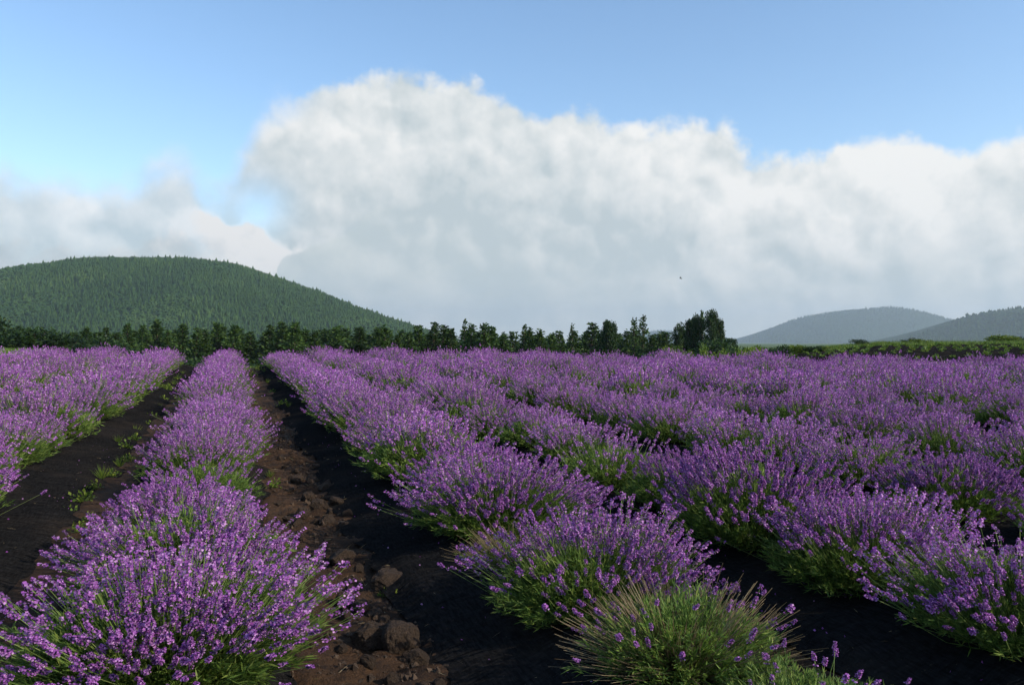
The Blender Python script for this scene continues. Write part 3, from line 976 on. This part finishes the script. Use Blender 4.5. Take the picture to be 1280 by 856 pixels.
def spikes_mesh(D, lod, idx, mul=1.0):
    g = D['g']; S = Soup(); kinds = SPIKES[lod]
    w = g.integers(0, len(kinds), len(idx))
    for q, t in enumerate(kinds):
        i = idx[w == q]
        sc = g.uniform(0.78, 1.25, len(i))[:, None] * mul
        stamp(S, *t, D['p2'][i], frames(D['end'][i], g.uniform(0, 6.28, len(i))), sc)
    return S.mesh('flower_spikes', [M['petal'], M['calyx'], M['stem'], M['bud']])


KIND = {}
for lod, cnt, ns in ((0, 2, 1300), (1, 5, 1000), (2, 6, 640)):
    KIND[lod] = []
    for i in range(cnt):
        D = bush_data(700 + 50 * lod + i, lod, bare=(0.36, 0.34, 0.32)[lod] + 0.05 * (i % 3), n_stem=ns)
        a, b = bush_meshes(D, lod)
        c = spikes_mesh(D, lod, np.nonzero(D['flower'])[0])
        KIND[lod].append((a, b, c))
WEAK = {}                          # poorly flowering, leafy plants
for lod in (0, 1, 2):
    WEAK[lod] = []
    for i in range(1 if lod == 0 else 2):
        D = bush_data(860 + 10 * lod + i, lod, bare=0.72, n_stem=(700, 650, 480)[lod], up=0.4)
        a, b = bush_meshes(D, lod)
        WEAK[lod].append((a, b, spikes_mesh(D, lod, np.nonzero(D['flower'])[0])))


def row_words(k):
    nth = ['first', 'second', 'third', 'fourth', 'fifth', 'sixth', 'seventh', 'eighth', 'ninth', 'tenth', 'eleventh', 'twelfth', 'thirteenth', 'fourteenth']
    if k == 1: return 'the row between rocky path and weedy mulch lane', 'lavender row between path and mulch lane'
    if k <= 0: return f'the {nth[-k]} row beyond the weedy mulch lane', f'{nth[-k]} lavender row beyond the mulch lane'
    return f'the {nth[k - 2]} row past the rocky soil path', f'{nth[k - 2]} lavender row past the soil path'


def place_bush(k, v, lod, du=0.0, s=1.0, hs=1.0, label=None, group=None):
    u = row_u(k) + du
    x, y = xy(u, v)
    e = link('lavender_bush', None, loc=(x, y, bed_top(u, v, k) - 0.035))
    e.rotation_euler = (0, 0, random.uniform(0, 6.28)); e.scale = (s, s, s * hs)
    weak = random.random() < (0.10 if k > 2 else 0.04)
    a, b, c = random.choice((WEAK if weak else KIND)[lod])
    if weak:
        e.scale = (s * 0.86, s * 0.86, s * hs * 0.86)
        if label: label = label.replace('purple flowering', 'leafy green sparsely flowering')
    link('stems', a, e); link('leaves', b, e)
    tag(link('flower_spikes', c, e), kind='stuff')
    return tag(e, label, 'lavender', group)


HERO = []


def hero(k, v, seed, label, du=0.0, s=1.0, hs=1.0, n_parts=240, rz=0.0, drys=0, **kw):
    """a nearest plant: the flower heads that show largest are pieces of their own"""
    lm = kw.pop('leafmul', 1.0); dryd = kw.pop('drydir', None)
    u = row_u(k) + du; x, y = xy(u, v)
    D = bush_data(seed, 0, **kw)
    a, b = bush_meshes(D, 0, lm)
    z0 = bed_top(u, v, k) - 0.035
    e = link('lavender_bush', None, loc=(x, y, z0)); e.scale = (s, s, s * hs); e.rotation_euler = (0, 0, rz)
    link('stems', a, e); link('leaves', b, e)
    idx = np.nonzero(D['flower'])[0]
    c, sn = math.cos(rz), math.sin(rz)
    W = D['p2'][idx] * (s, s, s * hs)
    W = np.stack([W[:, 0] * c - W[:, 1] * sn + x, W[:, 0] * sn + W[:, 1] * c + y, W[:, 2] + z0], 1)
    order = idx[np.argsort(np.linalg.norm(W - np.array([0, 0, CAM_H]), axis=1))]
    near, rest = order[:n_parts], order[n_parts:]
    if len(rest): tag(link('flower_spikes', spikes_mesh(D, 1, rest, 0.9), e), kind='stuff')
    g = D['g']; fr = frames(D['end'][near], g.uniform(0, 6.28, len(near)))
    for q, i in enumerate(near):
        o = link('flower_spike', SPIKE_MESH[g.integers(0, len(SPIKE_MESH))], e)
        f = g.uniform(0.8, 1.2)
        m = Matrix([list(r) for r in fr[q]]).to_4x4() @ Matrix.Scale(f, 4)
        o.matrix_local = Matrix.Translation(D['p2'][i].tolist()) @ m
    if drys:                      # bare woody twigs showing through
        S = Soup()
        for q in range(drys):
            aa = g.uniform(0, 6.28) if dryd is None else g.normal(dryd, 0.75); el = g.uniform(0.05, 1.1)
            dd = np.array([math.cos(aa) * math.cos(el), math.sin(aa) * math.cos(el), math.sin(el)])
            p0 = dd * (0.05, 0.05, 0.0) + (0, 0, 0.02); l = g.uniform(0.30, 0.50)
            p1 = p0 + dd * l * 0.5 + g.normal(0, 0.02, 3); p2 = p1 + dd * l * 0.5 + g.normal(0, 0.03, 3) + (0, 0, 0.04)
            tube(S, [p0, p1, p2], [0.0028, 0.002, 0.0011], 3)
        tag(link('dry_twigs', S.mesh('dry_twigs', [M['dry']]), e), 'bare tan woody twigs', kind='stuff')
    tag(e, label, 'lavender', 'nearest lavender bushes')
    HERO.append((k, v))
    return e


CAMDIR = lambda k, v: (-xy(row_u(k), v)[0], -xy(row_u(k), v)[1], 0.9)
hero(1, 2.95, 901, 'largest lavender bush at the front end of the row beside the mulch lane', s=1.08, hs=0.70, up=0.20, bare=0.27, n_stem=2000, n_parts=300, bald_dir=CAMDIR(1, 3.15), bald=0.97)
hero(1, 2.25, 907, 'short leafy pale green lavender tuft in front of the largest lavender bush', s=0.60, hs=0.55, bare=0.97, n_stem=320, n_parts=60, height=0.42)
hero(1, 3.90, 902, 'dense lavender bush directly behind the largest one beside the mulch lane', s=1.0, hs=0.76, bare=0.18, n_stem=1600, n_parts=300, up=0.12)
hero(2, 3.12, 903, 'full flowering lavender bush directly behind the half leafless one with tan twigs', s=1.0, hs=0.76, up=0.25, bare=0.20, n_stem=1600, n_parts=300, bald_dir=(0.3, -1, -0.2), bald=0.80)
hero(2, 2.42, 910, 'half leafless yellow green lavender bush with tan twigs past the rocks', s=0.84, hs=0.72, up=0.35, bare=0.90, n_stem=620, n_parts=40, drys=900, leafmul=0.9)
hero(2, 1.88, 904, 'short light green lavender bush with a few thin flower stalks standing upright', du=0.10, s=0.82, hs=0.62, bare=0.90, n_stem=520, n_parts=60, leafmul=1.2, height=0.46, up=0.7)
hero(2, 3.80, 905, 'small brown half dead lavender stub between two full bushes', du=-0.12, s=0.70, hs=0.60, bare=0.93, n_stem=220, n_parts=20, drys=500, leafmul=0.5, height=0.40)
hero(2, 4.45, 906, 'full lavender bush with green front just behind the brown dead stub', s=1.10, hs=0.72, up=0.12, bare=0.24, n_stem=1450, n_parts=260, bald_dir=(0.2, -1, -0.1), bald=0.78)
hero(3, 2.20, 908, 'lavender bush at the front end of the second row past the rocky soil path', s=1.0, hs=0.76, bare=0.25, n_stem=1350, n_parts=240)
hero(3, 3.0, 909, 'lavender bush with a leafy skirt beside the wrinkled mulch fold', s=1.0, hs=0.76, bare=0.30, n_stem=1350, n_parts=240, bald_dir=(-0.3, -1, 0.0), bald=0.78)

START = {0: 2.2, 1: 4.8, 2: 5.35, 3: 3.8, 4: 1.2, -1: 4.0, -2: 8.0}
CNT = 0
for k in ROWS:
    uc = row_u(k)
    words, grp = row_words(k)
    v = START.get(k, 1.0 if k > 0 else 10.0)
    end = float(vmax(uc)); last = None
    while v < end:
        x, y = xy(uc, v)
        vis = y > 1.2 and abs(x / y) < 0.64 + 0.75 / y + 0.02
        if vis and random.random() > 0.025:
            dist = math.hypot(x, y)
            lod = 0 if dist < 6.2 else (1 if dist < 12 else 2)
            s = random.uniform(0.80, 1.08) * (1.14 if k == 2 else (1.13 if k > 2 else (1.16 if k <= 0 else 1.0)))
            e = place_bush(k, v, lod, random.uniform(-0.09, 0.09), s, random.uniform(0.84, 1.06) * (0.84 if k == 2 or lod < 2 else 0.94), 'purple flowering lavender bush in ' + words, grp); last = e
            CNT += 1
        v += random.uniform(0.78, 1.0)
    if last is not None: last['label'] = 'lavender bush closing the far end of ' + words
print('lavender bushes', CNT + len(HERO), 'seedlings', NSEED)


# ------------------------------------------------------------------ stones and weeds
def rock_mesh(seed):
    import bmesh
    bm = bmesh.new(); bmesh.ops.create_icosphere(bm, subdivisions=4, radius=1.0)
    o = Vector((seed * 3.7, seed * 1.3, seed * 2.1))
    g = random.Random(seed * 31)
    cuts = []
    for q in range(11):
        n = Vector((g.gauss(0, 1), g.gauss(0, 1), g.gauss(0, 1))).normalized(); cuts.append((n, g.uniform(0.62, 0.95)))
    for v in bm.verts:
        p = v.co.copy()
        p = p * (1 + 0.30 * mn.noise(p * 1.2 + o))
        for n, d in cuts:         # broken faces
            k = p.dot(n)
            if k > d: p = p - n * (k - d) * 0.9
        f = 1 + 0.10 * mn.noise(p * 3.2 + o) + 0.07 * mn.noise(p * 7 + o) + 0.05 * mn.noise(p * 15 + o)
        v.co = p * f
    bm.normal_update()
    me = bpy.data.meshes.new('rock'); bm.to_mesh(me); bm.free(); me.materials.append(M['rock'])
    return me


RK = [rock_mesh(i + 1) for i in range(6)]
def put_rock(px, py, w, h, kind, label, group=None):
    u, v = on_field(px, py); x, y = xy(u, v)
    z = float(soil_h(np.array([u]), np.array([v]))[0])
    w *= 0.86; h *= 0.86
    o = link('rock', RK[kind % 6], loc=(x, y, z + h * 0.24)); o.scale = (w / 2, w / 2 * random.uniform(0.8, 1.1), h / 2 * 1.25)
    o.rotation_euler = (random.uniform(-0.3, 0.3), random.uniform(-0.3, 0.3), random.uniform(0, 6.28))
    return tag(o, label, 'rock', group)


put_rock(500, 806, 0.17, 0.21, 0, 'largest upright dark lava rock on the soil path')
put_rock(463, 800, 0.24, 0.12, 1, 'wide low dark rock lying against the largest upright rock')
put_rock(520, 822, 0.13, 0.08, 2, 'flat brownish rock at the foot of the largest upright rock')
put_rock(398, 695, 0.11, 0.09, 3, 'small round dark rock near the weed at the path edge')
put_rock(428, 700, 0.20, 0.09, 4, 'low lumpy rock beside the small round rock on the path')
put_rock(432, 752, 0.12, 0.10, 5, 'dark rock at the edge of the clod heap on the path')
put_rock(450, 758, 0.10, 0.07, 0, 'small clod in the heap in front of the tallest clod')
put_rock(486, 730, 0.22, 0.15, 2, 'tall lumpy clod at the back of the heap on the path')
put_rock(502, 722, 0.09, 0.08, 3, 'small stone perched at the back of the clod heap')
put_rock(470, 762, 0.11, 0.07, 1, 'crumbly clod at the front of the heap on the path')
put_rock(97, 566, 0.10, 0.06, 4, 'lone flat stone resting on the black mulch lane')
for i, (px, py, w) in enumerate(((372, 600, .14), (390, 603, .16), (405, 612, .17), (385, 622, .14), (398, 635, .16), (378, 645, .13), (420, 630, .14), (410, 650, .14), (365, 596, .10),
                                 (352, 540, .10), (372, 655, .10), (395, 585, .12), (430, 655, .10), (350, 575, .09), (360, 520, .09), (358, 560, .08), (445, 690, .10))):
    put_rock(px, py, w, w * random.uniform(0.55, 0.8), i, 'dark soil clod scattered over the middle stretch of the soil path', 'clods scattered on the path')


gq = np.random.default_rng(91)
for i in range(60):
    v = 2.6 + 7.5 * gq.random() ** 1.2; u = (row_u(1) + row_u(2)) / 2 + gq.normal(0.02, 0.17)
    x, y = xy(u, v); w = gq.uniform(0.03, 0.085); z = float(soil_h(np.array([u]), np.array([v]))[0])
    o = link('clod', RK[i % 6], loc=(x, y, z + w * 0.1)); o.scale = (w / 2, w / 2, w * 0.36); o.rotation_euler = tuple(gq.uniform(0, 6, 3))
    tag(o, 'crumbly little brown clod lying loose on the soil path', 'clod', 'little loose clods on the path')


def crumbs():                     # loose crumbs of soil, nobody could count them
    g = np.random.default_rng(77); S = Soup(); n = 2600
    pc = (row_u(1) + row_u(2)) / 2
    u = pc + g.normal(-0.02, 0.20, n); v = 2.0 + 12 * g.random(n) ** 1.5
    x, y = xy(u, v); z = soil_h(u, v)
    V = np.array([(1, 0, 0), (-1, 0, 0), (0, 1, 0), (0, -1, 0), (0, 0, 1), (0, 0, -1)], float) + g.normal(0, 0.25, (6, 3))
    T = np.array([(0, 2, 4), (2, 1, 4), (1, 3, 4), (3, 0, 4), (2, 0, 5), (1, 2, 5), (3, 1, 5), (0, 3, 5)])
    stamp(S, V, T, np.zeros(8, int), np.stack([x, y, z], 1), frames(g.normal(0, 1, (n, 3)), g.uniform(0, 6, n)), (0.004 + 0.016 * g.random(n) ** 3)[:, None])
    tag(link('soil_crumbs', S.mesh('soil_crumbs', [M['rock']])), 'loose dark soil crumbs strewn along the path', 'soil crumbs', kind='stuff')
    S = Soup(); n = 500             # straw bits
    u = pc + g.normal(-0.05, 0.28, n); v = 2.0 + 9 * g.random(n) ** 1.4
    x, y = xy(u, v); z = soil_h(u, v) + 0.004
    d = g.normal(0, 1, (n, 3)); d[:, 2] *= 0.12
    stamp(S, *LEAF, np.stack([x, y, z], 1), frames(d, g.uniform(0, 6, n)), np.stack([np.full(n, .04), np.full(n, .04), g.uniform(.03, .10, n)], 1))
    tag(link('straw_bits', S.mesh('straw_bits', [M['dry']])), 'tan straw bits lying on the soil path', 'straw', kind='stuff')
crumbs()


def litter():                     # dropped florets and dry bits on the sheets of the near lanes
    g = np.random.default_rng(78)
    for name, mt, n, l0, l1, wd, lab in (('fallen_florets', 'petal', 1500, 0.006, 0.014, 0.10, 'fallen purple florets strewn over the black mulch'),
                                         ('dry_litter', 'dry', 900, 0.015, 0.06, 0.04, 'dry tan plant litter strewn over the black mulch')):
        S = Soup()
        for k in range(-1, 5):
            m = n // 6
            wl, wr = mulch_reach(k)
            u = row_u(k) + g.uniform(-wl, wr, m) * 0.9; v = 1.5 + 8 * g.random(m) ** 1.4
            x, y = xy(u, v); z = mulch_h(u, v, k) + 0.004
            d = g.normal(0, 1, (m, 3)); d[:, 2] *= 0.15
            stamp(S, *LEAF, np.stack([x, y, z], 1), frames(d, g.uniform(0, 6, m)), np.stack([np.full(m, wd), np.full(m, wd), g.uniform(l0, l1, m)], 1))
        tag(link(name, S.mesh(name, [M[mt]])), lab, 'litter', kind='stuff')
litter()


def weed_mesh(seed, grassy):
    g = np.random.default_rng(seed); S = Soup(); n = 46 if grassy else 70
    a = g.uniform(0, 6.28, n); el = g.uniform(0.15, 1.4, n) if not grassy else g.uniform(0.7, 1.5, n)
    d = np.stack([np.cos(a) * np.cos(el), np.sin(a) * np.cos(el), np.sin(el)], 1)
    if grassy:
        stamp(S, LEAF[0] * (0.8, 0.8, 1), LEAF[1], LEAF[2], d * 0.01, frames(d, g.uniform(0, 6.28, n)), np.stack([np.full(n, .06), np.full(n, .06), g.uniform(.07, .17, n)], 1))
        return S.mesh('weed', [M['weed']]), None
    L = g.uniform(0.02, 0.12, n)
    st = Soup()
    for i in range(n):
        if i % 3 == 0: tube(st, [(0, 0, 0), d[i] * L[i]], [0.002, 0.001], 3)
    stamp(S, *card(1, 0.62), d * L[:, None], frames(d + g.normal(0, 0.7, (n, 3)), g.uniform(0, 6.28, n)), g.uniform(0.022, 0.05, n)[:, None])
    return S.mesh('leaves', [M['weed']]), st.mesh('stems', [M['stem']])


WD = [weed_mesh(800 + i, i % 3 == 2) for i in range(6)]
def put_weed(px, py, s, kind, label, group):
    u, v = on_field(px, py); x, y = xy(u, v)
    k = near_row(u)
    z = max(float(soil_h(np.array([u]), np.array([v]))[0]), bed_top(u, v, k) if abs(u - row_u(k)) < 0.7 else -9)
    lv, stm = WD[kind % 6]
    s *= 0.62
    e = link('weed', None, loc=(x, y, z - 0.006)); e.scale = (s, s, s); e.rotation_euler = (0, 0, random.uniform(0, 6.28))
    link('leaves', lv, e)
    if stm: link('stems', stm, e)
    tag(e, label, 'weed', group)


GL = 'small yellow green weed growing in the strip beside the black mulch lane'
for i, (px, py, s) in enumerate(((104, 628, 1.3), (88, 640, .9), (128, 600, 1.5), (118, 612, 1.0), (140, 596, 1.1), (150, 585, 1.2), (132, 585, .8), (158, 562, 1.3), (148, 557, 1.1), (168, 552, 1.2), (160, 575, 1.0),
                                 (170, 540, 1.3), (185, 530, 1.1), (190, 522, 1.4), (198, 508, 1.3), (205, 500, 1.5), (212, 490, 1.6), (218, 484, 1.5), (207, 488, 1.7), (222, 476, 1.5), (228, 470, 1.4), (112, 652, .8), (98, 668, .9))):
    put_weed(px, py, s, i, GL, 'weeds along the mulch lane')
GP = 'small green weed at the edge of the soil path below the lavender'
for i, (px, py, s) in enumerate(((384, 720, 1.0), (341, 612, 1.0), (338, 596, .9), (330, 560, 1.2), (318, 535, 1.3), (325, 545, 1.2), (322, 515, 1.3), (316, 505, 1.2), (314, 490, 1.5), (318, 480, 1.5), (316, 470, 1.7),
                                 (334, 480, 1.3), (340, 490, 1.2), (352, 508, 1.4), (360, 512, 1.2), (498, 744, .7), (483, 738, .6), (330, 466, 1.5), (322, 463, 1.8), (312, 462, 1.7))):
    put_weed(px, py, s, i, GP, 'weeds along the soil path')


# ------------------------------------------------------------------ a bird far off in the air
def bird():
    S = Soup()
    tube(S, [(0, -0.16, 0), (0, -0.08, 0.005), (0, 0.02, 0.01), (0, 0.10, 0.015), (0, 0.15, 0.02), (0, 0.19, 0.015)], [0.008, 0.03, 0.045, 0.035, 0.028, 0.004], 7)
    for s in (-1, 1):
        S.add([(0, -0.03, 0.03), (0, 0.06, 0.03), (s * 0.18, 0.08, 0.11), (s * 0.18, -0.04, 0.10), (s * 0.36, -0.02, 0.05), (s * 0.36, -0.06, 0.05),
               (0, -0.03, 0.015), (0, 0.06, 0.01), (s * 0.18, 0.08, 0.10), (s * 0.18, -0.04, 0.09)],
              [(0, 1, 2), (0, 2, 3), (3, 2, 4), (3, 4, 5), (6, 8, 7), (6, 9, 8), (9, 4, 8), (9, 5, 4)])
    Z = 95.0
    o = link('bird', S.mesh('bird', [M['feather']]), loc=((851 - 640) / F * Z, Z, CAM_H + (428 - 348) / F * Z))
    o.rotation_euler = (0.1, 0.3, 1.2)
    tag(o, 'tiny dark bird flying in front of the grey cloud', 'bird')
bird()


# ------------------------------------------------------------------ haze
def haze():
    x0, x1, y0, y1, z0, z1 = -6500, 6500, -1200, 7400, -6, 300
    V = [(x, y, z) for x in (x0, x1) for y in (y0, y1) for z in (z0, z1)]
    q = [(0, 1, 3, 2), (4, 6, 7, 5), (0, 4, 5, 1), (2, 3, 7, 6), (0, 2, 6, 4), (1, 5, 7, 3)]
    me = bpy.data.meshes.new('haze'); me.from_pydata(V, [], q); me.update()
    m, nt, o = mat('haze')
    p = nt.nodes.new('ShaderNodeVolumePrincipled')
    p.inputs['Color'].default_value = (0.76, 0.90, 1.0, 1); p.inputs['Density'].default_value = 0.000145
    p.inputs['Anisotropy'].default_value = 0.2
    nt.links.new(p.outputs[0], o.inputs['Volume'])
    me.materials.append(m)
    tag(link('haze', me), kind='stuff')
haze()
